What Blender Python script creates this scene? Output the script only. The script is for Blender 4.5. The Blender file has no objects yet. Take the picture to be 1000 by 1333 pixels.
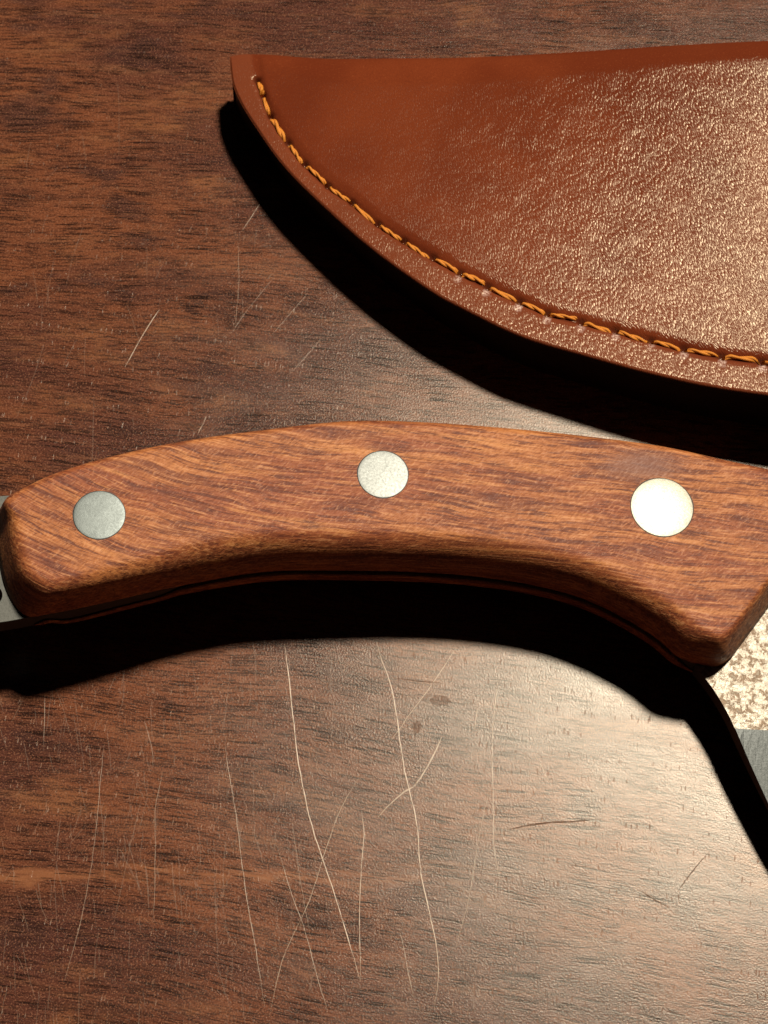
import bpy, bmesh, math, random
import numpy as np
from mathutils import Vector, Matrix

MM = 0.001
scene = bpy.context.scene

# ------------------------------------------------------------------ camera
cd = bpy.data.cameras.new('camera'); cam = bpy.data.objects.new('camera', cd)
scene.collection.objects.link(cam); scene.camera = cam
TILT = math.radians(22); DIST = 260.0
cam.location = (0, -DIST*math.sin(TILT)*MM, (12+DIST*math.cos(TILT))*MM)
cam.rotation_euler = (TILT, 0, 0)
cd.sensor_fit = 'HORIZONTAL'; cd.sensor_width = 36; cd.lens = 102.8
cd.clip_start = 0.005; cd.clip_end = 50
cd.dof.use_dof = True; cd.dof.focus_distance = 0.258; cd.dof.aperture_fstop = 90

# ------------------------------------------------------------------ world and lamp
wd = bpy.data.worlds.new('World'); scene.world = wd; wd.use_nodes = True
wd.node_tree.nodes['Background'].inputs[0].default_value = (0.9, 0.93, 1.0, 1)
wd.node_tree.nodes['Background'].inputs[1].default_value = 0.006

ld = bpy.data.lights.new('lamp', 'AREA'); lamp = bpy.data.objects.new('lamp', ld)
scene.collection.objects.link(lamp)
ld.shape = 'DISK'; ld.size = 0.125; ld.energy = 36; ld.color = (1.0, 0.91, 0.77)
LDIR = Vector((0.235, 0.345, 1.0)).normalized()
lamp.location = LDIR*1.5
lamp.rotation_euler = LDIR.to_track_quat('Z', 'Y').to_euler()

vs = scene.view_settings
vs.view_transform = 'Standard'; vs.look = 'None'; vs.exposure = 0; vs.gamma = 1
scene.cycles.max_bounces = 5; scene.cycles.use_adaptive_sampling = True; scene.cycles.adaptive_threshold = 0.02; scene.cycles.diffuse_bounces = 2; scene.cycles.glossy_bounces = 2; scene.cycles.transparent_max_bounces = 6

# ------------------------------------------------------------------ measured outlines, millimetres
HANDLE=[[-43.46,-1.12,1.1,0],[-41.5,-0.2,1.1,0],[-39.12,1.21,1.1,0],[-33.93,3.3,1.1,0],[-28.68,4.91,1.1,0],[-23.38,6.24,1.1,0],[-14.45,7.88,1.1,0],[-4.08,9.38,1.1,0],[3.82,9.51,1.1,0],[10.92,9.22,1.1,0],[18.23,8.74,1.1,0],[26.45,7.99,1.1,0],[33.58,7.1,1.1,0],[40.13,5.69,1.1,0],[45.58,4.56,1.1,0],[50.1,3.3,1.1,0],[52.7,3.63,1.6,0.8],[52.01,-0.59,1.6,0.8],[49.64,-4.9,1.6,0.8],[45.55,-10.45,1.6,0.8],[42.35,-14.65,1.6,0.8],[40.57,-16.97,1.6,0.8],[39.05,-17.95,1.5,0.4],[37.07,-17.8,1.5,0.4],[34.37,-16.82,2.7,0],[31.81,-14.64,2.7,0],[28.34,-12.38,2.7,0],[23.09,-9.87,2.7,0],[17.77,-8.48,2.7,0],[11.55,-7.59,2.7,0],[5.33,-7.18,2.7,0],[-5.58,-7.17,2.7,0],[-13.25,-7.46,2.7,0],[-19.37,-8.46,2.6178,0],[-26.31,-10.04,2.2014000000000005,0],[-33.18,-11.89,1.7892000000000001,0],[-38.3,-13.12,1.5,0],[-41.22,-13.61,3.9,1],[-42.32,-12.88,3.9,1],[-43.79,-10.56,3.9,1],[-44.8,-7.25,3.9,1],[-45.28,-3.89,3.9,1],[-45.48,-0.89,3.9,1]]
PINS=[[-32.59,-3.71,3.0],[-0.13,2.26,3.0],[32.44,-1.01,3.72]]
HOLE=[-45.52,-11.07]
BUTT=[[-40.87,-13.6],[-44.34,-14.34],[-47.82,-14.61],[-51.03,-12.62],[-52.88,-7.93],[-52.63,-3.12],[-50.62,-0.15],[-47.13,1.12],[-43.57,1.51]]
EDGE=[[36.45,-17.94],[38.14,-20.26],[39.77,-23.21],[40.72,-25.51],[42.11,-29.16],[44.04,-33.85],[45.73,-37.68],[47.78,-41.2],[51.76,-43.34]]
BEVELY=-25.45
SHEATH_TOP=[[-20.24,65.76],[-18.94,66.12],[-15.62,66.36],[-2.02,66.47],[10.08,66.24],[26.21,66.36],[50.42,66.71],[65.57,66.95],[80.71,67.07],[100.86,66.83]]
SHEATH_BOT=[[-20.22,65.56],[-20.07,63.78],[-19.71,61.42],[-18.64,58.59],[-16.86,55.3],[-12.78,48.79],[-6.81,41.9],[-0.96,36.03],[6.69,29.78],[9.52,28.0],[17.02,23.8],[24.47,21.11],[31.85,18.66],[39.19,16.64],[46.51,15.26],[55.63,13.94],[69.28,12.84],[82.92,12.56],[92.01,12.68]]
STITCH=[[-16.5,61.78],[-15.75,59.54],[-14.69,56.38],[-12.33,52.29],[-10.12,49.05],[-7.23,45.82],[-4.09,43.27],[-0.78,40.08],[2.51,37.58],[6.15,35.09],[9.48,32.84],[12.89,30.82],[16.84,28.69],[20.21,26.91],[24.32,25.64],[28.51,24.39],[32.77,22.92],[36.73,21.69],[41.24,20.54],[46.02,19.71],[50.61,18.88],[55.37,18.26],[60.13,17.75],[65.07,17.33],[70.0,17.02],[74.94,16.81],[79.87,16.71],[84.81,16.7],[89.73,16.7]]
SCRATCH=[[0.17,1.0,[[-12.08,-12.41],[-11.79,-14.62],[-11.02,-20.72],[-10.09,-27.98],[-8.57,-34.69],[-7.3,-38.61],[-5.44,-44.1],[-2.71,-53.06]]],[0.16,0.95,[[-0.82,-12.41],[-0.23,-14.62],[1.02,-18.55],[2.24,-27.14],[3.84,-34.69],[4.29,-40.45],[5.38,-45.71],[6.22,-50.5],[6.19,-53.26],[5.69,-56.39]]],[0.13,0.8,[[8.66,-13.08],[6.02,-17.24],[3.5,-20.72],[0.6,-25.01]]],[0.26,0.75,[[6.87,-24.15],[5.53,-27.14],[3.87,-29.88],[1.82,-31.35],[-0.63,-33.86]]],[0.14,0.8,[[-2.67,-33.44],[-2.38,-35.52],[-2.76,-42.07],[-2.81,-48.51],[-2.68,-52.87]]],[0.12,0.6,[[-3.1,-29.25],[-5.12,-33.02],[-6.9,-37.99],[-8.65,-43.7],[-11.74,-50.89],[-13.01,-57.16]]],[0.13,0.6,[[-19.0,-25.01],[-18.75,-26.71],[-17.31,-34.69],[-16.34,-41.26],[-14.97,-48.51],[-13.62,-56.0]]],[0.12,0.6,[[-12.37,-37.99],[-10.67,-43.29],[-9.0,-47.71],[-7.75,-52.47],[-6.32,-56.78]]],[0.1,0.5,[[-10.82,-33.86],[-9.91,-40.45],[-8.39,-48.51]]],[0.14,0.7,[[13.76,-16.37],[13.5,-18.98],[12.89,-25.01],[12.92,-32.19],[12.93,-37.99],[13.47,-41.26]]],[0.11,0.55,[[12.46,-30.51],[11.14,-36.34],[9.81,-43.7],[8.14,-49.7]]],[0.16,0.9,[[11.31,-20.28],[10.73,-23.3]]],[0.12,0.6,[[1.78,-46.91],[2.56,-50.89],[3.33,-54.83]]],[0.1,0.5,[[15.94,-21.58],[14.2,-25.44],[13.55,-27.14]]],[0.11,0.4,[[-33.46,-25.16],[-33.67,-30.83],[-33.99,-37.39],[-34.53,-42.54],[-35.13,-46.36],[-36.64,-53.25]]],[0.11,0.4,[[-26.19,-28.17],[-26.98,-32.81],[-26.78,-38.04],[-26.68,-44.46],[-26.77,-46.36]]],[0.12,0.5,[[-28.7,-22.11],[-28.03,-24.15],[-27.56,-26.16],[-27.48,-28.17]]],[0.12,0.5,[[-40.81,-19.05],[-40.58,-25.83]]],[0.14,0.7,[[-29.04,33.12],[-31.12,29.25],[-33.15,24.87]]],[0.1,0.45,[[-9.96,35.35],[-14.57,29.25]]],[0.1,0.4,[[-14.24,37.88],[-17.38,33.4],[-19.76,29.52]]],[0.1,0.45,[[-7.9,28.97],[-12.25,23.51]]],[0.14,0.6,[[-22.38,18.13],[-23.52,15.46]]],[0.1,0.4,[[-19.11,42.98],[-18.86,36.75],[-19.2,30.63]]],[0.13,0.6,[[-16.3,48.85],[-18.75,44.47]]],[0.12,0.7,[[17.93,-26.29],[18.98,-28.36],[19.91,-30.23]]],[0.13,0.7,[[29.86,-33.95],[31.34,-37.26],[32.62,-40.54]]],[0.13,0.6,[[22.05,-45.93],[24.11,-48.07],[27.16,-51.6]]],[0.16,0.7,[[39.2,-38.35],[40.83,-41.26]]],[0.1,0.6,[[33.92,-43.43],[34.59,-44.14],[35.32,-47.36]]],[0.1,0.5,[[19.67,-42.35],[21.71,-45.58],[23.07,-47.36]]]]
GOUGE=[[0.2,[[14.63,-35.42],[18.44,-34.69],[21.34,-34.5],[24.24,-34.32]]],[0.12,[[38.33,-37.81],[36.23,-40.17],[34.7,-41.98],[33.93,-43.07]]],[0.14,[[29.84,-42.63],[31.23,-43.61],[33.14,-44.65]]],[0.13,[[1.39,-16.81],[3.71,-17.1],[7.41,-17.49]]]]
STAIN=[[6.74,-19.61,1.3,0.7],[3.95,-22.96,0.6,0.8]]
BANDY=-40.9
# ------------------------------------------------------------------ helpers
def link(o, parent=None):
    scene.collection.objects.link(o)
    if parent is not None: o.parent = parent
    return o

def mesh_obj(name, verts, faces, mat, parent=None, smooth=True, origin=(0, 0, 0)):
    """verts in millimetres in world space; origin in mm"""
    v = (np.asarray(verts, float)-np.asarray(origin, float))*MM
    me = bpy.data.meshes.new(name); me.from_pydata(v.tolist(), [], [list(map(int, f)) for f in faces]); me.update()
    bm = bmesh.new(); bm.from_mesh(me)
    bmesh.ops.remove_doubles(bm, verts=bm.verts, dist=1e-7)
    bmesh.ops.recalc_face_normals(bm, faces=bm.faces); bm.to_mesh(me); bm.free()
    me.materials.append(mat)
    if smooth:
        me.polygons.foreach_set('use_smooth', [True]*len(me.polygons))
    return link(bpy.data.objects.new(name, me), parent)

def catmull(pts, n, closed=False):
    """smooth curve through pts (k,d), resampled to n points at even length"""
    P = np.asarray(pts, float); k = len(P); out = []
    seg = k if closed else k-1
    for i in range(seg):
        if closed: a, b, c, d = P[(i-1) % k], P[i], P[(i+1) % k], P[(i+2) % k]
        else: a, b, c, d = P[max(i-1, 0)], P[i], P[i+1], P[min(i+2, k-1)]
        # centripetal parameters
        t0 = 0; t1 = t0+max(np.linalg.norm((b-a)[:2]), 1e-4)**.5
        t2 = t1+max(np.linalg.norm((c-b)[:2]), 1e-4)**.5; t3 = t2+max(np.linalg.norm((d-c)[:2]), 1e-4)**.5
        for t in np.linspace(t1, t2, 24, endpoint=False):
            A1 = (t1-t)/(t1-t0)*a+(t-t0)/(t1-t0)*b; A2 = (t2-t)/(t2-t1)*b+(t-t1)/(t2-t1)*c; A3 = (t3-t)/(t3-t2)*c+(t-t2)/(t3-t2)*d
            B1 = (t2-t)/(t2-t0)*A1+(t-t0)/(t2-t0)*A2; B2 = (t3-t)/(t3-t1)*A2+(t-t1)/(t3-t1)*A3
            out.append((t2-t)/(t2-t1)*B1+(t-t1)/(t2-t1)*B2)
    out.append(P[0] if closed else P[-1])
    O = np.array(out); s = np.r_[0, np.cumsum(np.linalg.norm(np.diff(O[:, :2], axis=0), axis=1))]
    q = np.linspace(0, s[-1], n+1)[:-1] if closed else np.linspace(0, s[-1], n)
    return np.stack([np.interp(q, s, O[:, j]) for j in range(O.shape[1])], 1)

def smoothstep(a, b, x):
    t = np.clip((x-a)/(b-a), 0, 1); return t*t*(3-2*t)

def dist_poly(X, Y, poly):
    """distance of points to a polyline"""
    best = np.full(X.shape, 1e9)
    for (ax, ay), (bx, by) in zip(poly[:-1], poly[1:]):
        dx, dy = bx-ax, by-ay; l2 = dx*dx+dy*dy+1e-12
        t = np.clip(((X-ax)*dx+(Y-ay)*dy)/l2, 0, 1)
        best = np.minimum(best, (X-ax-t*dx)**2+(Y-ay-t*dy)**2)
    return np.sqrt(best)

# ------------------------------------------------------------------ node helper
class N:
    def __init__(s, name):
        s.mat = bpy.data.materials.new(name); s.mat.use_nodes = True
        s.t = s.mat.node_tree; s.b = s.t.nodes['Principled BSDF']
        tc = s.t.nodes.new('ShaderNodeTexCoord')
        s.p = s.vm('SCALE', tc.outputs['Object'], scale=1000.0)      # millimetres
    def lk(s, a, b):
        if isinstance(a, (int, float)): b.default_value = a
        elif isinstance(a, (tuple, list)):
            b.default_value = tuple(a)+((1,) if len(b.default_value) == 4 and len(a) == 3 else ())
        else: s.t.links.new(a, b)
    def vm(s, op, a, b=None, scale=None):
        n = s.t.nodes.new('ShaderNodeVectorMath'); n.operation = op; s.lk(a, n.inputs[0])
        if b is not None: s.lk(b, n.inputs[1])
        if scale is not None: s.lk(scale, n.inputs['Scale'])
        return n.outputs[1] if op in ('LENGTH', 'DOT_PRODUCT') else n.outputs[0]
    def m(s, op, a, b=0.0, c=None, clamp=False):
        n = s.t.nodes.new('ShaderNodeMath'); n.operation = op; n.use_clamp = clamp
        s.lk(a, n.inputs[0]); s.lk(b, n.inputs[1])
        if c is not None: s.lk(c, n.inputs[2])
        return n.outputs[0]
    def xyz(s, v):
        n = s.t.nodes.new('ShaderNodeSeparateXYZ'); s.lk(v, n.inputs[0]); return n.outputs
    def vec(s, x, y, z=0.0):
        n = s.t.nodes.new('ShaderNodeCombineXYZ'); s.lk(x, n.inputs[0]); s.lk(y, n.inputs[1]); s.lk(z, n.inputs[2]); return n.outputs[0]
    def noise(s, v, scale=1.0, detail=3.0, rough=.55, dist=0.0, dim='3D'):
        n = s.t.nodes.new('ShaderNodeTexNoise'); n.noise_dimensions = dim
        s.lk(v, n.inputs['Vector']); s.lk(scale, n.inputs['Scale']); s.lk(detail, n.inputs['Detail'])
        s.lk(rough, n.inputs['Roughness']); s.lk(dist, n.inputs['Distortion'])
        return n.outputs[0]
    def noisec(s, v, scale=1.0, detail=2.0):
        n = s.t.nodes.new('ShaderNodeTexNoise'); s.lk(v, n.inputs['Vector']); s.lk(scale, n.inputs['Scale']); s.lk(detail, n.inputs['Detail'])
        return n.outputs['Color']
    def vor(s, v, scale=1.0, feature='F1', dim='2D', rnd=1.0):
        n = s.t.nodes.new('ShaderNodeTexVoronoi'); n.voronoi_dimensions = dim; n.feature = feature
        s.lk(v, n.inputs['Vector']); s.lk(scale, n.inputs['Scale']); s.lk(rnd, n.inputs['Randomness'])
        return n.outputs['Distance'], (n.outputs['Color'] if feature != 'DISTANCE_TO_EDGE' else None)
    def rng(s, x, a, b, c=0.0, d=1.0, smooth=True):
        n = s.t.nodes.new('ShaderNodeMapRange'); n.interpolation_type = 'SMOOTHSTEP' if smooth else 'LINEAR'
        s.lk(x, n.inputs[0]); s.lk(a, n.inputs[1]); s.lk(b, n.inputs[2]); s.lk(c, n.inputs[3]); s.lk(d, n.inputs[4])
        return n.outputs[0]
    def mix(s, f, a, b, mode='MIX'):
        n = s.t.nodes.new('ShaderNodeMix'); n.data_type = 'RGBA'; n.blend_type = mode; n.clamp_factor = True
        s.lk(f, n.inputs[0]); s.lk(a, n.inputs[6]); s.lk(b, n.inputs[7]); return n.outputs[2]
    def rot(s, v, deg):
        n = s.t.nodes.new('ShaderNodeVectorRotate'); n.rotation_type = 'Z_AXIS'; s.lk(v, n.inputs['Vector'])
        n.inputs['Angle'].default_value = math.radians(deg); return n.outputs[0]
    def bump(s, h, dist, strength=1.0, normal=None):
        n = s.t.nodes.new('ShaderNodeBump'); n.inputs['Distance'].default_value = dist*MM
        s.lk(strength, n.inputs['Strength']); s.lk(h, n.inputs['Height'])
        if normal is not None: s.lk(normal, n.inputs['Normal'])
        return n.outputs[0]
    def attr(s, name):
        n = s.t.nodes.new('ShaderNodeAttribute'); n.attribute_name = name; return n.outputs['Fac']
    def done(s, col, rough, normal=None, metal=0.0, spec=.5, alpha=None, ior=None):
        s.lk(col, s.b.inputs['Base Color']); s.lk(rough, s.b.inputs['Roughness']); s.lk(metal, s.b.inputs['Metallic'])
        s.lk(spec, s.b.inputs['Specular IOR Level'])
        if normal is not None: s.lk(normal, s.b.inputs['Normal'])
        if alpha is not None: s.lk(alpha, s.b.inputs['Alpha'])
        return s.mat
    def gloss(s, fac, rough, normal=None, tint=(1, 1, 1)):
        """a thin wax or lacquer sheen over the principled surface"""
        g = s.t.nodes.new('ShaderNodeBsdfAnisotropic'); g.distribution = 'BECKMANN'
        s.lk(s.vm('SCALE', tint, scale=fac), g.inputs['Color']); s.lk(rough, g.inputs['Roughness'])
        if normal is not None: s.lk(normal, g.inputs['Normal'])
        a = s.t.nodes.new('ShaderNodeAddShader'); out = s.t.nodes['Material Output']
        s.t.links.new(s.b.outputs[0], a.inputs[0]); s.t.links.new(g.outputs[0], a.inputs[1])
        s.t.links.new(a.outputs[0], out.inputs['Surface']); return s.mat

# ------------------------------------------------------------------ materials
def mat_table():
    n = N('worn_dark_hardwood'); p = n.p; X, Y, Z = n.xyz(p)
    # grain direction: nearly level far away, sinking to the right nearer to the viewer
    k = n.m('SUBTRACT', .115, n.m('MULTIPLY', Y, .0012))
    wob = n.m('MULTIPLY', n.m('SUBTRACT', n.noise(n.vec(n.m('MULTIPLY', X, .025), n.m('MULTIPLY', Y, .06)), 1, 1), .5), 6.0)
    G = n.m('ADD', n.m('ADD', Y, n.m('MULTIPLY', X, k)), wob)
    def gv(sx, sy, off=0.0): return n.vec(n.m('MULTIPLY', X, sx), n.m('MULTIPLY', G, sy), off)
    patch = n.noise(gv(.030, .06, 3.1), 1, 3, .6)
    patch2 = n.noise(gv(.075, .17, 9.7), 1, 4, .65)
    streak = n.noise(gv(.06, .8, 1.3), 1, 3, .65)
    fibre = n.noise(gv(.42, 3.6, 5.5), 1, 3, .75)
    speck = n.noise(p, 4.6, 2, .75)
    col = n.mix(n.rng(patch, .38, .62), (.155, .050, .022), (.078, .027, .018))
    col = n.mix(n.rng(patch2, .55, .70, 0, .7), col, (.200, .074, .029))
    col = n.mix(n.rng(patch2, .47, .33, 0, .75), col, (.048, .022, .018))
    col = n.mix(n.rng(streak, .50, .72, 0, .5), col, (.042, .016, .011))
    col = n.mix(n.rng(streak, .46, .30, 0, .35), col, (.20, .085, .040))
    # a paler growth band
    band = n.m('MULTIPLY', n.rng(n.m('ABSOLUTE', n.m('SUBTRACT', n.m('ADD', Y, n.m('MULTIPLY', patch2, 7.0)), BANDY+3.5)), .2, 1.3, 1, 0), n.rng(streak, .40, .60, 1, .2))
    col = n.mix(n.rng(fibre, .47, .62, 0, .80), col, (.024, .010, .007))
    col = n.mix(n.rng(speck, .51, .66, 0, .65), col, (.022, .009, .007))
    col = n.mix(n.rng(speck, .46, .34, 0, .70), col, (.25, .108, .058))
    col = n.mix(n.m('MULTIPLY', band, n.rng(X, -8, 25, .62, .15)), col, (.27, .105, .045))
    # pores: long lens-shaped dashes of varying length, in clusters
    def pores(sx, sy, lo, hi, off, ch):
        v = n.vec(n.m('ADD', n.m('MULTIPLY', X, sx), off), n.m('ADD', n.m('MULTIPLY', G, sy), n.m('MULTIPLY', fibre, .30)))
        d, c = n.vor(v, 1.0)
        r = n.m('MULTIPLY_ADD', n.xyz(c)[ch], hi-lo, lo)
        return n.rng(n.m('DIVIDE', d, n.m('MAXIMUM', r, .001)), .62, 1.0, 1, 0)
    cl = n.rng(patch2, .64, .44, .45, 1)
    po = n.m('MAXIMUM', pores(.125, 1.9, -.13, .34, 0.0, 0), n.m('MULTIPLY', pores(.22, 2.9, -.15, .35, 7.3, 1), .95))
    po = n.m('MULTIPLY', n.m('MULTIPLY', po, cl), n.rng(speck, .34, .52, .5, 1))
    col = n.mix(n.m('MULTIPLY', po, .84), col, (.009, .005, .004))
    # hair-fine wear running down the board
    q = n.rot(p, 6); qx, qy, qz = n.xyz(q)
    d, c = n.vor(n.vec(n.m('MULTIPLY_ADD', patch, 4.0, n.m('MULTIPLY', qx, 2.0)), n.m('MULTIPLY', qy, .38)), 1.0)
    r_ = n.m('MULTIPLY_ADD', n.xyz(c)[1], .36, -.19)
    h = n.m('MULTIPLY', n.rng(n.m('DIVIDE', d, n.m('MAXIMUM', r_, .001)), .5, 1.0, 1, 0), n.rng(speck, .40, .56, .15, 1))
    h = n.m('MULTIPLY', h, n.rng(Y, -6, 28, 1, .35))
    col = n.mix(n.m('MULTIPLY', h, .55), col, (.27, .14, .080))
    hgt = n.m('SUBTRACT', n.m('MULTIPLY', speck, .9), n.m('MULTIPLY', h, 1.0))
    hgt = n.m('SUBTRACT', hgt, n.m('MULTIPLY', po, .10))
    nr = n.bump(hgt, .022, 1.0)
    rough = n.rng(patch2, .3, .7, .255, .285)
    gl = n.m('MULTIPLY', n.rng(patch, .3, .7, .019, .025), n.m('SUBTRACT', 1.0, n.m('MULTIPLY', po, .18)))
    gl = n.m('MULTIPLY', gl, n.rng(fibre, .3, .7, 1.12, .86))
    n.done(col, .6, None, spec=0.0)
    return n.gloss(gl, rough, nr, (1, .94, .80))

def mat_handle():
    n = N('reddish_handle_wood'); p = n.p; X, Y, Z = n.xyz(p)
    # fibres fall to the right, steeper towards the butt
    s1 = n.m('MULTIPLY', X, .10)
    lb = n.m('MAXIMUM', n.m('SUBTRACT', -14.0, X), 0.0)
    s2 = n.m('MULTIPLY', n.m('MULTIPLY', lb, lb), -.0072)
    wob = n.m('MULTIPLY', n.m('SUBTRACT', n.noise(n.vec(n.m('MULTIPLY', X, .05), n.m('MULTIPLY', Y, .12), n.m('MULTIPLY', Z, .12)), 1, 2), .5), 3.0)
    G = n.m('ADD', n.m('ADD', n.m('ADD', Y, s1), s2), wob)
    def gv(sx, sy, sz, off=0.0): return n.vec(n.m('MULTIPLY', X, sx), n.m('MULTIPLY', G, sy), n.m('MULTIPLY_ADD', Z, sz, off))
    big = n.noise(gv(.035, .20, .2, 2.0), 1, 2, .6)
    streak = n.noise(gv(.05, .95, .9, 4.0), 1, 3, .6)
    fine = n.noise(gv(.11, 2.7, 2.7, 1.0), 1, 3, .72)
    # interlocked, woolly fibre: short slanted flecks
    q = n.rot(p, -38); qx, qy, qz = n.xyz(q)
    fleck = n.noise(n.vec(n.m('MULTIPLY', qx, 1.5), n.m('MULTIPLY', qy, 4.4), n.m('MULTIPLY', qz, 2.5)), 1, 2, .65)
    col = n.mix(n.rng(big, .38, .62), (.39, .135, .042), (.27, .076, .028))
    col = n.mix(n.rng(streak, .50, .62, 0, .7), col, (.165, .045, .019))
    col = n.mix(n.rng(streak, .45, .30, 0, .65), col, (.54, .22, .07))
    col = n.mix(n.rng(fine, .48, .64, 0, .85), col, (.100, .027, .016))
    col = n.mix(n.rng(fine, .46, .32, 0, .62), col, (.60, .27, .115))
    col = n.mix(n.rng(fleck, .50, .66, 0, .34), col, (.12, .034, .018))
    col = n.mix(n.rng(fleck, .46, .30, 0, .36), col, (.58, .25, .10))
    # scarce dark pore lines
    d, c = n.vor(n.vec(n.m('MULTIPLY', X, .11), n.m('MULTIPLY', G, .95)), 1.0)
    r = n.m('MULTIPLY_ADD', n.xyz(c)[0], .56, -.26)
    po = n.m('MULTIPLY', n.rng(n.m('DIVIDE', d, n.m('MAXIMUM', r, .001)), .25, 1.1, 1, 0), n.rng(fleck, .35, .6, .25, 1))
    col = n.mix(n.m('MULTIPLY', po, .6), col, (.080, .022, .014))
    # a dull rubbed patch beside the front pin
    pd = n.vm('LENGTH', n.vm('MULTIPLY', n.vm('SUBTRACT', p, (30.5, 7.2, 18.4)), (.16, .42, .2)))
    sm = n.rng(n.m('ADD', pd, n.m('MULTIPLY', n.m('SUBTRACT', big, .5), 1.2)), .35, 1.05, .8, 0)
    col = n.mix(sm, col, (.165, .065, .042))
    h = n.m('MULTIPLY', n.m('ADD', n.m('MULTIPLY', fine, -.8), n.m('MULTIPLY', fleck, -.7)), n.m('SUBTRACT', 1.0, n.m('MULTIPLY', sm, .7)))
    nr = n.bump(h, .10, 1.0)
    return n.done(col, n.rng(fleck, .3, .7, .42, .56), nr, spec=.16)

def mat_leather():
    n = N('brown_grained_leather'); p = n.p; X, Y, Z = n.xyz(p)
    wv = n.vm('ADD', p, n.vm('SCALE', n.vm('SUBTRACT', n.noisec(p, .35, 2), (.5, .5, .5)), scale=1.1))
    q = n.rot(wv, 62); qx, qy, qz = n.xyz(q)
    e1, c_ = n.vor(n.vec(n.m('MULTIPLY', qx, 1.3), n.m('MULTIPLY', qy, 4.2)), 1.0, 'DISTANCE_TO_EDGE')
    f1, c1 = n.vor(n.vec(n.m('MULTIPLY', qx, 1.9), n.m('MULTIPLY', qy, 6.0)), 1.0)
    fine = n.noise(p, 4.0, 2, .7)
    big = n.noise(p, .06, 3, .6)
    col = n.mix(n.rng(big, .35, .65), (.152, .030, .0095), (.115, .021, .007))
    col = n.mix(n.rng(fine, .55, .78, 0, .5), col, (.075, .014, .006))
    col = n.mix(n.rng(fine, .42, .25, 0, .35), col, (.27, .075, .024))
    col = n.mix(n.rng(e1, .0, .10, .45, 0), col, (.085, .017, .007))
    margin = n.attr('margin'); groove = n.attr('groove'); painted_glint = n.attr('painted_glint')
    col = n.mix(n.m('MULTIPLY', margin, .4), col, (.19, .055, .024))
    col = n.mix(n.m('MULTIPLY', groove, .75), col, (.045, .011, .006))
    col = n.mix(n.m('MULTIPLY', painted_glint, n.rng(fine, .40, .55, .1, 1)), col, (.78, .58, .48))  # pale glints below the stitch holes, put into the leather colour
    h = n.m('ADD', n.rng(e1, 0, .32), n.m('MULTIPLY', f1, -.9)); h = n.m('ADD', h, n.m('MULTIPLY', fine, .15))
    amp = n.attr('grain')
    nr = n.bump(h, .017, amp)
    n.done(col, .6, nr, spec=0.0)
    return n.gloss(.027, n.rng(fine, .3, .7, .265, .325), nr, (1, .84, .60))

def mat_leather_edge():
    n = N('burnished_leather_edge'); f = n.noise(n.p, 4.0, 4, .7)
    col = n.mix(n.rng(f, .62, .75), (.010, .006, .005), (.06, .035, .025))
    return n.done(col, .55, n.bump(n.noise(n.p, 3.0, 4), .12), spec=.15)

def mat_thread():
    n = N('amber_waxed_thread'); f = n.noise(n.p, 9.0, 3, .7)
    col = n.mix(n.rng(f, .35, .65), (.78, .30, .03), (.52, .15, .014))
    return n.done(col, .5, n.bump(f, .05), spec=.4)

def mat_dull_pin(name, colr, r):
    n = N(name); p = n.p
    a = n.noise(n.vm('MULTIPLY', n.rot(p, 40), (1.0, 5.0, 1.0)), 1, 4, .7); b = n.noise(p, 4.0, 4, .75); c = n.noise(p, .6, 3)
    base = n.mix(n.rng(b, .56, .74, 0, .18), colr, tuple(x*.45 for x in colr))
    base = n.mix(n.rng(a, .60, .75, 0, .5), base, tuple(min(1, x*1.7) for x in colr))
    base = n.mix(n.rng(c, .35, .65, 0, .35), base, tuple(x*.75 for x in colr))
    d, cc = n.vor(n.vm('MULTIPLY', n.rot(p, 55), (.55, 7.0, 1)), 1.0)
    rr = n.m('MULTIPLY_ADD', n.xyz(cc)[0], .32, -.24)
    s = n.rng(n.m('DIVIDE', d, n.m('MAXIMUM', rr, .001)), .4, 1, 1, 0)
    base = n.mix(n.m('MULTIPLY', s, .7), base, tuple(min(1, x*2.3) for x in colr))
    nr = n.bump(n.m('ADD', n.m('ADD', b, n.m('MULTIPLY', a, .6)), n.m('MULTIPLY', s, -.5)), .010)
    return n.done(base, n.m('MULTIPLY_ADD', n.m('SUBTRACT', b, .5), .25, r), nr, metal=1.0)

def mat_plain(name, col, rough, metal=0.0):
    n = N(name); f = n.noise(n.p, 5.0, 3, .6)
    return n.done(n.mix(n.rng(f, .3, .7), col, tuple(x*.6 for x in col)), rough, n.bump(f, .04), metal=metal)

def mat_flat_steel():
    n = N('mottled_forged_steel'); p = n.p
    wv = n.vm('ADD', p, n.vm('SCALE', n.vm('SUBTRACT', n.noisec(p, 1.1, 3), (.5, .5, .5)), scale=1.4))
    a = n.noise(wv, .95, 5, .68); b = n.noise(p, 5.0, 3, .7)
    col = n.mix(n.rng(a, .49, .60), (.34, .30, .24), (.19, .13, .085))
    col = n.mix(n.rng(a, .60, .68), col, (.24, .20, .15))
    col = n.mix(n.rng(b, .56, .72, 0, .4), col, (.16, .11, .075))
    nr = n.bump(n.m('ADD', a, n.m('MULTIPLY', b, .25)), .16)
    return n.done(col, n.rng(a, .45, .6, .42, .58), nr, metal=.85)

def mat_bevel_steel():
    n = N('satin_ground_steel'); p = n.p; b = n.noise(p, 4.0, 4, .7)
    g = n.noise(n.vm('MULTIPLY', p, (8.0, .5, 1)), 1, 3, .7)
    col = n.mix(n.rng(b, .4, .7), (.085, .09, .086), (.055, .06, .057))
    return n.done(col, .5, n.bump(n.m('ADD', g, b), .02), metal=.9)

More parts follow.
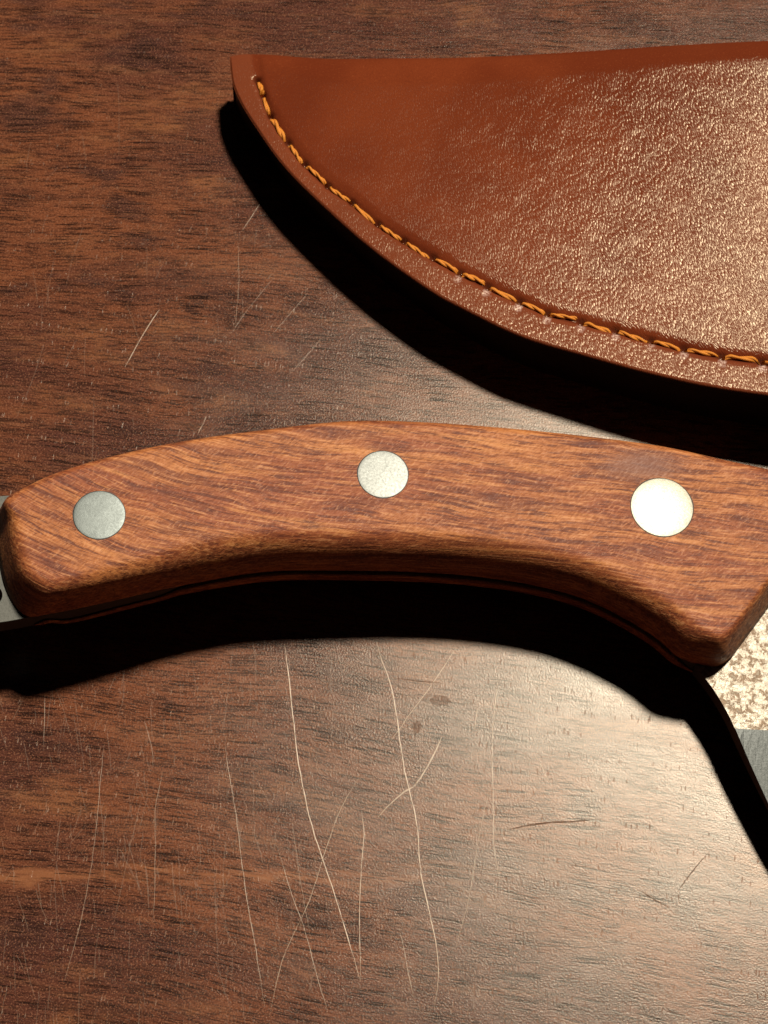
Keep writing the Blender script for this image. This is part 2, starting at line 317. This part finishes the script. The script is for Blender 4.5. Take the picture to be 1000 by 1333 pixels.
def mat_scratch(name, col, strength, sp=.5):
    n = N(name); a = n.noise(n.p, .55, 4, .7); b = n.noise(n.p, 3.0, 2, .7)
    al = n.m('MULTIPLY', n.rng(a, .28, .55, .35, 1), n.rng(b, .25, .5, .45, 1))
    al = n.m('MULTIPLY', al, strength)
    return n.done(n.mix(n.rng(b, .4, .65), col, tuple(x*.7 for x in col)), .38, None, alpha=al, spec=sp)

M_TABLE = mat_table(); M_WOOD = mat_handle(); M_LEATHER = mat_leather(); M_EDGE = mat_leather_edge(); M_THREAD = mat_thread()
M_PIN = mat_dull_pin('dull_grey_metal', (.112, .124, .118), .47)
M_PIN2 = mat_dull_pin('cleaner_grey_metal', (.140, .145, .135), .47)
M_PIN3 = mat_dull_pin('polished_metal', (.19, .18, .145), .42)
M_GLUE = mat_plain('dark_glue', (.085, .032, .020), .6)
M_SIDE = mat_plain('painted_shade_steel', (.018, .015, .014), .6, .3); M_FLAT = mat_flat_steel(); M_BEVEL = mat_bevel_steel()  # side-wall steel: shade on blade and tang walls put into the near-black colour
M_TANG = mat_dull_pin('tang_steel', (.070, .070, .062), .55)

# ------------------------------------------------------------------ table
def build_table():
    nx, ny = 2, 2; X0, X1, Y0, Y1, H = -320, 320, -260, 300, 28
    v = []; f = []
    b = 2.0
    def ring(z, i): return [(X0+i, Y0+i, z), (X1-i, Y0+i, z), (X1-i, Y1-i, z), (X0+i, Y1-i, z)]
    for z, i in ((-H, b), (-H+b, 0), (-b, 0), (-b*.3, b*.3), (0, b)): v += ring(z, i)
    for k in range(4):
        for j in range(4): f.append((k*4+j, k*4+(j+1) % 4, k*4+4+(j+1) % 4, k*4+4+j))
    f += [(3, 2, 1, 0), (16, 17, 18, 19)]
    t = mesh_obj('table_top', v, f, M_TABLE, smooth=False)
    t['kind'] = 'structure'; t['label'] = 'dark reddish brown worn wooden table top with scratches'
    return t
table = build_table()

rs = random.Random(5)
def ribbon(pts, width, n=None, zc=.012, taper=.5):
    """a shallow raised burr following a line on the table"""
    P = np.array(pts, float)
    L = np.sum(np.linalg.norm(np.diff(P, axis=0), axis=1)); n = n or max(5, int(L/1.2))
    c = catmull(P, n) if len(P) > 2 else np.stack([np.linspace(P[0], P[1], n)], 0)[0]
    c = c + np.array([[rs.gauss(0, .025), rs.gauss(0, .025)] for _ in c])
    t = np.gradient(c, axis=0); t /= np.linalg.norm(t, axis=1)[:, None]+1e-9
    nn = np.stack([-t[:, 1], t[:, 0]], 1); v = []; f = []
    for i, (q, m_) in enumerate(zip(c, nn)):
        u = i/(n-1); w_ = width*.5*(min(1, u/.12+.25))*(min(1, (1-u)/.2+.2))*rs.uniform(.75, 1.2)
        v += [(*(q+m_*w_), .003), (*q, zc), (*(q-m_*w_), .003)]
    for i in range(n-1):
        a = i*3; f += [(a, a+1, a+4, a+3), (a+1, a+2, a+5, a+4)]
    return v, f

MS = {}
for w_, s_, pts in SCRATCH:
    key = round(s_*5)/5
    if key not in MS: MS[key] = mat_scratch('pale_scratch', (.52, .36, .23), key)
    v, f = ribbon(pts, w_*.68)
    o = mesh_obj('scratch', v, f, MS[key], table)
MG = mat_scratch('brown_gouge', (.12, .04, .012), .65, 0.0)
for w_, pts in GOUGE:
    v, f = ribbon(pts, w_); o = mesh_obj('gouge', v, f, MG, table)
MSt = mat_scratch('brown_stain', (.16, .055, .02), .28, 0.0)
for x, y, rx, ry in STAIN:
    v = [(x, y, .006)]; k = 18
    for i in range(k):
        a = 2*math.pi*i/k; r = rs.uniform(.75, 1.15); v.append((x+rx*r*math.cos(a), y+ry*r*math.sin(a), .003))
    mesh_obj('stain', v, [(0, 1+i, 1+(i+1) % k) for i in range(k)], MSt, table)
# the many faint scratches nobody could count
v = []; f = []
for i in range(760):
    x = rs.uniform(-48, 50); y = rs.uniform(-62, -12) if rs.random() < .86 else rs.uniform(-5, 62)
    a = math.radians(rs.choice([92+rs.gauss(0, 4), 97+rs.gauss(0, 5), 84+rs.gauss(0, 6), 104+rs.gauss(0, 8), 66+rs.gauss(0, 10)])); l = rs.expovariate(1/2.6)+.8
    dx, dy = math.cos(a)*l*.5, math.sin(a)*l*.5; bx = rs.gauss(0, .015)*l
    vv, ff = ribbon([(x-dx, y-dy), (x+bx, y), (x+dx, y+dy)], rs.uniform(.05, .10), n=6, zc=.009)
    f += [tuple(j+len(v) for j in q) for q in ff]; v += vv
o = mesh_obj('fine_scratches', v, f, mat_scratch('faint_scratch', (.42, .26, .155), .20), table); o['kind'] = 'stuff'

# ------------------------------------------------------------------ knife
KO = (0.0, -3.0, 0.0)
knife = link(bpy.data.objects.new('knife', None)); knife.location = Vector(KO)*MM
knife.empty_display_size = .02
knife['label'] = 'full tang knife with reddish wooden handle and three metal pins on the table'
knife['category'] = 'knife'
ZB, ZT0, ZT1, ZTOP = 2.75, 7.6, 10.6, 18.1
LEAN = 0.066      # the knife dips towards its point, which touches the table

H = catmull(HANDLE, 420, closed=True)
hp = H[:, :2]; hin = H[:, 2]; hfw = np.clip(H[:, 3], 0, 1)
for _ in range(6): hin = (np.roll(hin, 1)+hin*2+np.roll(hin, -1))/4
area = .5*np.sum(hp[:, 0]*np.roll(hp[:, 1], -1)-np.roll(hp[:, 0], -1)*hp[:, 1])
def inward(poly, sm=5):
    t = np.roll(poly, -2, 0)-np.roll(poly, 2, 0)
    nn = np.stack([-t[:, 1], t[:, 0]], 1)*(1 if area > 0 else -1)
    for _ in range(sm): nn = np.roll(nn, 1, 0)+nn*2+np.roll(nn, -1, 0); nn /= np.linalg.norm(nn, axis=1)[:, None]
    return nn
HN = inward(hp, 36)
hlow = smoothstep(.2, .8, HN[:, 1])     # 1 along the finger side
def scale_mesh(up):
    rings = []
    rg = np.random.RandomState(3 if up else 4)
    hin_ = hin if up else hin+1.6*hlow
    inner = hp+HN*hin_[:, None]
    for _ in range(14): inner = (np.roll(inner, 1, 0)+inner*2+np.roll(inner, -1, 0))/4
    step = inner-hp
    def ring(frac, z): rings.append(np.c_[hp+step*np.asarray(frac)[:, None], z])
    one = np.ones(len(hp))
    z0, z1 = (ZT1+.02, ZTOP) if up else (ZT0-.02, ZB); sg = 1 if up else -1
    rz = np.clip(hin*1.15, 1.2, 5.5)*np.where(hin > 2.3, 1.6, 1.0)
    for _ in range(8): rz = (np.roll(rz, 1)+rz*2+np.roll(rz, -1))/4
    ring(one*.01, one*z0)
    if not up: rz = rz+3.2*hlow
    # rounded edge; at the butt a steep planed facet with a small rounding instead
    wc = hfw; hgt = abs(z1-z0)
    fac = [(0, .04), (.12, .2), (.24, .36), (.36, .52), (.48, .68), (.62, .86), (.76, .955), (.88, .99), (1, 1)]
    for ph, (ci, cz) in zip(np.linspace(0, math.pi/2, 9), fac):
        a_in, a_z = one*(1-math.cos(ph)), rz*(1-math.sin(ph))
        ring(a_in*(1-wc)+ci*wc, z1-sg*(a_z*(1-wc)+hgt*(1-cz)*wc))
    ring(one*1.12, one*z1)
    k = len(hp); v = np.concatenate(rings); f = []
    for r in range(len(rings)-1):
        for i in range(k):
            j = (i+1) % k; f.append((r*k+i, r*k+j, (r+1)*k+j, (r+1)*k+i))
        from mathutils.geometry import delaunay_2d_cdt
    for r0 in (0, (len(rings)-1)*k):
        cv, ce, cf, ov, oe, of = delaunay_2d_cdt([Vector((a[0], a[1])) for a in v[r0:r0+k]], [], [list(range(k))], 1, 1e-5)
        z = v[r0][2]; b0 = len(v); v = np.concatenate([v, [(c[0], c[1], z) for c in cv]])
        idx = [r0+o_[0] if len(o_) else b0+q for q, o_ in enumerate(ov)]
        for t in cf: f.append(tuple(idx[i] for i in t))
    return v, f
v, f = scale_mesh(True); up = mesh_obj('upper_handle_scale', v, f, M_WOOD, knife, origin=KO)
v, f = scale_mesh(False); lo = mesh_obj('lower_handle_scale', v, f, M_WOOD, knife, origin=KO)

def prism(name, outline, holes, z0, z1, mat, parent):
    bm = bmesh.new(); loops = []
    for ol in [outline]+holes:
        vs_ = [bm.verts.new(((x-KO[0])*MM, (y-KO[1])*MM, z0*MM)) for x, y in ol]
        es = [bm.edges.new((vs_[i], vs_[(i+1) % len(vs_)])) for i in range(len(vs_))]; loops.append(es)
    bmesh.ops.triangle_fill(bm, use_beauty=True, use_dissolve=False, edges=[e for l in loops for e in l])
    r = bmesh.ops.extrude_face_region(bm, geom=bm.faces[:])
    bmesh.ops.translate(bm, vec=(0, 0, (z1-z0)*MM), verts=[g for g in r['geom'] if isinstance(g, bmesh.types.BMVert)])
    bmesh.ops.recalc_face_normals(bm, faces=bm.faces)
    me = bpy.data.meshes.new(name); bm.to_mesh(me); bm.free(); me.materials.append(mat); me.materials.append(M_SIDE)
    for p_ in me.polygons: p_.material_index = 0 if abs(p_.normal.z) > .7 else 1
    return link(bpy.data.objects.new(name, me), parent)

# tang: the handle outline a hair inside the scales, with the bare butt beyond them
butt = catmull(BUTT, 60)
tg = hp+HN*.12
iA = np.argmin(np.hypot(*(tg-butt[0]).T)); iB = np.argmin(np.hypot(*(tg-butt[-1]).T))
kk = len(tg); path = []
def walk(a, b, step):
    out = [a]
    while out[-1] != b: out.append((out[-1]+step) % kk)
    return out
w1, w2 = walk(iB, iA, 1), walk(iB, iA, -1)
long = w1 if len(w1) > len(w2) else w2
tang_out = [tuple(tg[i]) for i in long]+[tuple(q) for q in butt[1:-1]]
hole = [(HOLE[0]+1.25*math.cos(a), HOLE[1]+1.25*math.sin(a)) for a in np.linspace(0, 2*math.pi, 28, endpoint=False)]
prism('tang', tang_out, [hole], ZT0, ZT1, M_TANG, knife)

# blade: mottled flat above, ground bevel below
E = catmull(EDGE, 40)
tipx = 131.0
ys = hp[:, 1]; spine0 = 9.0
ie = int(np.argmin(np.abs(E[:, 1]-BEVELY)))
x_end = E[-1, 0]
belly = catmull([tuple(E[-1]), (62, -46.5), (82, -45), (102, -36.5), (118, -22), (tipx, -4)], 50)
spine = catmull([(tipx, -4), (112, 3.5), (90, 6.8), (66, 7.2), (47, 6.5)], 40)
bevel = catmull([tuple(E[ie]), (52, BEVELY-.3), (70, BEVELY+.3), (90, BEVELY+4), (108, -10.5), (tipx-.4, -4)], 60)
flat = [(40.2, 5.0), (39.0, -8.0)]+[tuple(q) for q in E[:ie+1]]+[tuple(q) for q in bevel[1:-1]]+[tuple(q) for q in spine[:-1]]
blade = prism('blade', flat, [], ZT0+.003, ZT1+.003, M_FLAT, knife)
ed = np.concatenate([E[ie:], belly[1:]])
n_ = 90
def resamp(c, n):
    s = np.r_[0, np.cumsum(np.linalg.norm(np.diff(c, axis=0), axis=1))]; q = np.linspace(0, s[-1], n)
    return np.stack([np.interp(q, s, c[:, j]) for j in range(2)], 1)
be = resamp(bevel, n_); ee = resamp(ed, n_); zm = (ZT0+ZT1)/2
v = []; f = []
for i in range(n_):
    wv = np.linalg.norm(be[i]-ee[i]); th = max(.12, 1.65-wv*.085)
    v += [(*be[i], ZT1), (*ee[i], zm+th), (*ee[i], zm-th), (*be[i], ZT0)]
for i in range(n_-1):
    a = i*4
    for j in range(3): f.append((a+j, a+j+1, a+j+5, a+j+4))
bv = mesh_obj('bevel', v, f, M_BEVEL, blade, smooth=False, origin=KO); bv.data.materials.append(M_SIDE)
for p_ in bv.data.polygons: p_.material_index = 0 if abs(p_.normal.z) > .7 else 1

# pins
for (x, y, r), m_, tl in zip(PINS, (M_PIN, M_PIN2, M_PIN3), ((0, 0), (0, 0), (0, 0))):
    k = 48; v = []; f = []
    dm = .17 if r > 3.3 else .06
    rings = [(r, ZTOP-4), (r, ZTOP+.012), (r-.04, ZTOP+.035), (r-.12, ZTOP+.045)]+[(r*q_, ZTOP+.045+dm*(1-q_*q_)) for q_ in (.85, .65, .45, .25, .1)]
    for rr, z in rings: v += [(x+rr*math.cos(2*math.pi*i/k), y+rr*math.sin(2*math.pi*i/k), z) for i in range(k)]
    for q in range(len(rings)-1):
        for i in range(k): j = (i+1) % k; f.append((q*k+i, q*k+j, q*k+k+j, q*k+k+i))
    v.append((x, y, ZTOP+.045+dm)); c = len(v)-1
    for i in range(k): f.append(((len(rings)-1)*k+i, (len(rings)-1)*k+(i+1) % k, c))
    pin = mesh_obj('pin', v, f, m_, knife, origin=KO)
    v = []; f = []
    for i in range(k):
        a = 2*math.pi*i/k; w_ = .02+.03*math.sin(a*3+x)+.025*math.sin(a*7)
        v += [(x+(r-.02)*math.cos(a), y+(r-.02)*math.sin(a), ZTOP+.010), (x+(r+w_)*math.cos(a), y+(r+w_)*math.sin(a), ZTOP+.008)]
    for i in range(k): j = (i+1) % k; f.append((2*i, 2*i+1, 2*j+1, 2*j))
    mesh_obj('glue_line', v, f, M_GLUE, pin, origin=KO)

# lay the finished knife down: thin the blade towards the point and lean it forward
for o in list(knife.children_recursive):
    co = np.empty(len(o.data.vertices)*3); o.data.vertices.foreach_get('co', co); co = co.reshape(-1, 3)/MM
    x = co[:, 0]+KO[0]; zm = (ZT0+ZT1)/2
    tp_ = np.where(x > 46, 1-.75*np.clip((x-46)/86, 0, 1), 1.0)
    co[:, 2] = zm+(co[:, 2]-zm)*tp_-LEAN*x
    o.data.vertices.foreach_set('co', (co*MM).ravel()); o.data.update()

# ------------------------------------------------------------------ sheath
SO = (35.0, 35.0, 0.0)
sheath = link(bpy.data.objects.new('knife_sheath', None)); sheath.location = Vector(SO)*MM; sheath.empty_display_size = .02
sheath['label'] = 'glossy brown leather knife sheath with amber stitching along its curved edge'
sheath['category'] = 'sheath'
NS, NT = 460, 190
tp = catmull(SHEATH_TOP, 800); bt = catmull(SHEATH_BOT, 800); st = catmull(STITCH, 500)
uu = np.linspace(0, 1, NS)**1.15
ti = np.stack([np.interp(uu, np.linspace(0, 1, 800), tp[:, j]) for j in range(2)], 1)
bi = np.stack([np.interp(uu, np.linspace(0, 1, 800), bt[:, j]) for j in range(2)], 1)
tt = np.linspace(0, 1, NT); tt = tt-.10*np.sin(2*math.pi*tt)/(2*math.pi)*3.0   # denser near both rims
X = ti[:, None, 0]*(1-tt)+bi[:, None, 0]*tt; Y = ti[:, None, 1]*(1-tt)+bi[:, None, 1]*tt
dtop = dist_poly(X, Y, tp[::4]); dbot = dist_poly(X, Y, bt[::4]); dst = dist_poly(X, Y, st[::2])
Xr = X-X.min()
# which side of the seam: inside when farther from the rim than the seam is
dsb = np.interp(X.ravel(), st[:, 0], dist_poly(st[:, 0], st[:, 1], bt[::4])).reshape(X.shape)
ins = dbot-dsb
rise = .045*Xr; edge = 9.1+rise
body = edge+(np.maximum(edge+.4, 9.8+5.6*smoothstep(2, 84, Xr))-edge)*1.2*np.clip((np.sqrt(np.clip(ins, 0, None)**2+9)-3)/33, 0, 1.15)**1.1+.25*smoothstep(.2, 1.6, ins)
body -= .38*np.exp(-(dst/.42)**2)
body -= .3*(1-smoothstep(0, .35, dbot))**2
Rf = 2.0+4.5*smoothstep(0, 18, Xr); zf = 8.6-2.6*smoothstep(0, 14, Xr)+.5*rise
q = np.clip(dtop/Rf, 0, 1)
Z = zf+(body-zf)*np.sqrt(np.clip(1-(1-q)**2, 0, 1))
# pricked holes: small dents at the stitch ends
painted_glint = np.zeros_like(Z); hole_d = np.zeros_like(Z)
rr_ = random.Random(11)
SN = np.array(STITCH)
for i, (hx, hy) in enumerate(SN):
    a = SN[min(i+1, len(SN)-1)]-SN[max(i-1, 0)]; a /= np.linalg.norm(a); nrm = np.array([a[1], -a[0]])
    if nrm[1] > 0: nrm = -nrm
    d2 = ((X-hx)**2+(Y-hy)**2); Z -= .55*np.exp(-d2/.14); hole_d = np.maximum(hole_d, np.exp(-d2/.16))
    if i > 9:
        for sgn, amt in ((1, rr_.uniform(.25, .8)),):
            cx, cy = hx+nrm[0]*.75*sgn+a[0]*.2, hy+nrm[1]*.75*sgn+a[1]*.2
            al = (X-cx)*a[0]+(Y-cy)*a[1]; ac = (X-cx)*nrm[0]+(Y-cy)*nrm[1]
            g = np.exp(-(al/.50)**2-(ac/.75)**2)
            painted_glint = np.maximum(painted_glint, amt*smoothstep(.25, .8, g)*smoothstep(2, 30, Xr[0:1].min()+hx-X.min()))
            Z -= .10*g*amt
verts = np.stack([X, Y, Z], 2).reshape(-1, 3); faces = []
gid = np.arange(NS*NT).reshape(NS, NT)
# wall of the cut edge and the turned fold
_t = np.gradient(bi, axis=0); _t /= np.linalg.norm(_t, axis=1)[:, None]+1e-9
win = bi+np.stack([-_t[:, 1], _t[:, 0]], 1)*np.clip(np.arange(NS)*.02, 0, .9)[:, None]
wall = np.c_[win, 6.0+.045*(bi[:, 0]-X.min())]; under = []
ang = np.linspace(0, math.pi/2, 7)[1:]
extra = [wall]
yin = np.zeros(2)
for a in ang:
    rfx = Rf[:, 0]; extra.append(np.c_[ti[:, 0]+.0, ti[:, 1]-np.minimum(rfx, 5)*(1-math.cos(a)), zf[:, 0]*(1-math.sin(a))+.05])
A = np.concatenate([verts]+extra); base = NS*NT
def row(k, i): return base+k*NS+i
F_ = []
i0 = gid[:-1, :-1].ravel(); i1 = gid[1:, :-1].ravel(); i2 = gid[1:, 1:].ravel(); i3 = gid[:-1, 1:].ravel()
F_ = np.stack([i0, i1, i2, i3], 1).tolist(); nfront = len(F_)
for i in range(NS-1): F_.append([gid[i, -1], gid[i+1, -1], row(0, i+1), row(0, i)])
nwall = len(F_)
for i in range(NS-1):
    F_.append([gid[i, 0], gid[i+1, 0], row(1, i+1), row(1, i)])
    for k in range(1, 6): F_.append([row(k, i), row(k, i+1), row(k+1, i+1), row(k+1, i)])
me = bpy.data.meshes.new('front_panel')
me.from_pydata(((A-np.array(SO))*MM).tolist(), [], F_); me.update()
def addattr(name, arr, fill):
    at = me.attributes.new(name, 'FLOAT', 'POINT'); full = np.full(len(A), fill); full[:NS*NT] = arr.ravel(); at.data.foreach_set('value', full)
addattr('margin', (1-smoothstep(-.6, .1, ins)), 0.0)
addattr('groove', np.maximum(np.exp(-(dst/.30)**2)*.8, hole_d), 0.0)
addattr('painted_glint', painted_glint, 0.0)
addattr('grain', np.clip(.30+.70*smoothstep(16, 60, Xr)*smoothstep(2.0, 9.0, dtop)+.3*(ins < 0), 0, 1), .3)
me.materials.append(M_LEATHER); me.materials.append(M_EDGE)
mi = np.zeros(len(F_), int); mi[nfront:nwall] = 1
me.polygons.foreach_set('material_index', mi); me.polygons.foreach_set('use_smooth', mi == 0)
front = link(bpy.data.objects.new('front_panel', me), sheath)

def slab(name, outl, z0, z1, mat, parent):
    k = len(outl); zt = z1 if callable(z1) else (lambda x: z1)
    v = [(x, y, z0) for x, y in outl]+[(x, y, zt(x)) for x, y in outl]
    f = [tuple(range(k))[::-1], tuple(range(k, 2*k))]+[(i, (i+1) % k, k+(i+1) % k, k+i) for i in range(k)]
    return mesh_obj(name, v, f, mat, parent, smooth=False, origin=SO)
bo = bt[::6]; tn = np.gradient(bo, axis=0); tn /= np.linalg.norm(tn, axis=1)[:, None]; bn = np.stack([-tn[:, 1], tn[:, 0]], 1)
mid = bo.mean(0)+np.array([20, 12])
wo = bo+bn*np.clip(np.arange(len(bo))*.15, 0, 1.2)[:, None]; wi = bo+bn*np.minimum(8.0, .2+np.arange(len(bo))*.35)[:, None]
slab('welt', [tuple(p) for p in wo]+[tuple(p) for p in wi[::-1]], 3.23, lambda x: 5.97+.045*(x-X.min()), M_EDGE, sheath)
b2 = bo+bn*np.clip(np.arange(len(bo))*.15, 0, 1.5)[:, None]
slab('back_panel', [tuple(p) for p in b2[2:]]+[tuple(p-np.array([0, 1.8])) for p in tp[::6][::-1][:-4]], .02, 3.2, M_EDGE, sheath)

# stitches: two-ply thread lying in the seam, one object each
def stitch_mesh(turn, ph0, fat):
    v = []; f = []; S, K = 15, 6
    for ply in (0, 1):
        b0 = len(v)
        for i in range(S):
            u = i/(S-1); tw = ph0+ply*math.pi+u*math.pi*turn; e = math.sin(math.pi*min(1, max(0, u)))
            arch = -.55+.75*min(1, e*1.8)**.7
            r = .205*(.72+.38*e)*(1+fat*math.sin(u*9+ph0)); rad = .135
            cy, cz = rad*math.cos(tw), arch+rad*math.sin(tw)
            for j in range(K):
                a = 2*math.pi*j/K; v.append((u, cy+r*math.cos(a), cz+r*math.sin(a)))
        for i in range(S-1):
            for j in range(K): f.append((b0+i*K+j, b0+i*K+(j+1) % K, b0+(i+1)*K+(j+1) % K, b0+(i+1)*K+j))
        f.append(tuple(b0+j for j in range(K))); f.append(tuple(b0+(S-1)*K+j for j in range(K))[::-1])
    me = bpy.data.meshes.new('stitch'); me.from_pydata([(x, y*MM, z*MM) for x, y, z in v], [], f); me.update()
    bm = bmesh.new(); bm.from_mesh(me); bmesh.ops.recalc_face_normals(bm, faces=bm.faces); bm.to_mesh(me); bm.free()
    me.materials.append(M_THREAD); me.polygons.foreach_set('use_smooth', [True]*len(me.polygons)); return me
SMS = [stitch_mesh(2.6, 0, .1), stitch_mesh(1.9, 1.1, .16), stitch_mesh(2.2, 2.2, .06), stitch_mesh(1.5, .5, .2)]
def zat(x, y):
    d = (X-x)**2+(Y-y)**2; i = np.argsort(d.ravel())[:6]; return float(np.median(Z.ravel()[i]))
for a, b in zip(SN[:-1], SN[1:]):
    m_ = (a+b)/2; off = (b-a); l = np.linalg.norm(off); off = off/l
    z = zat(*m_)
    o = link(bpy.data.objects.new('stitch', rr_.choice(SMS)), sheath)
    s0 = a+off*.12; lift = rr_.uniform(-.07, .05); ang_ = math.atan2(off[1], off[0])+rr_.gauss(0, .07)
    o.location = ((s0[0]-SO[0])*MM, (s0[1]-SO[1])*MM, (z+.05+lift)*MM)
    o.rotation_euler = (rr_.uniform(-.5, .5), 0, ang_); o.scale = ((l-.24)*MM, rr_.uniform(.85, 1.2), rr_.uniform(.9, 1.1))
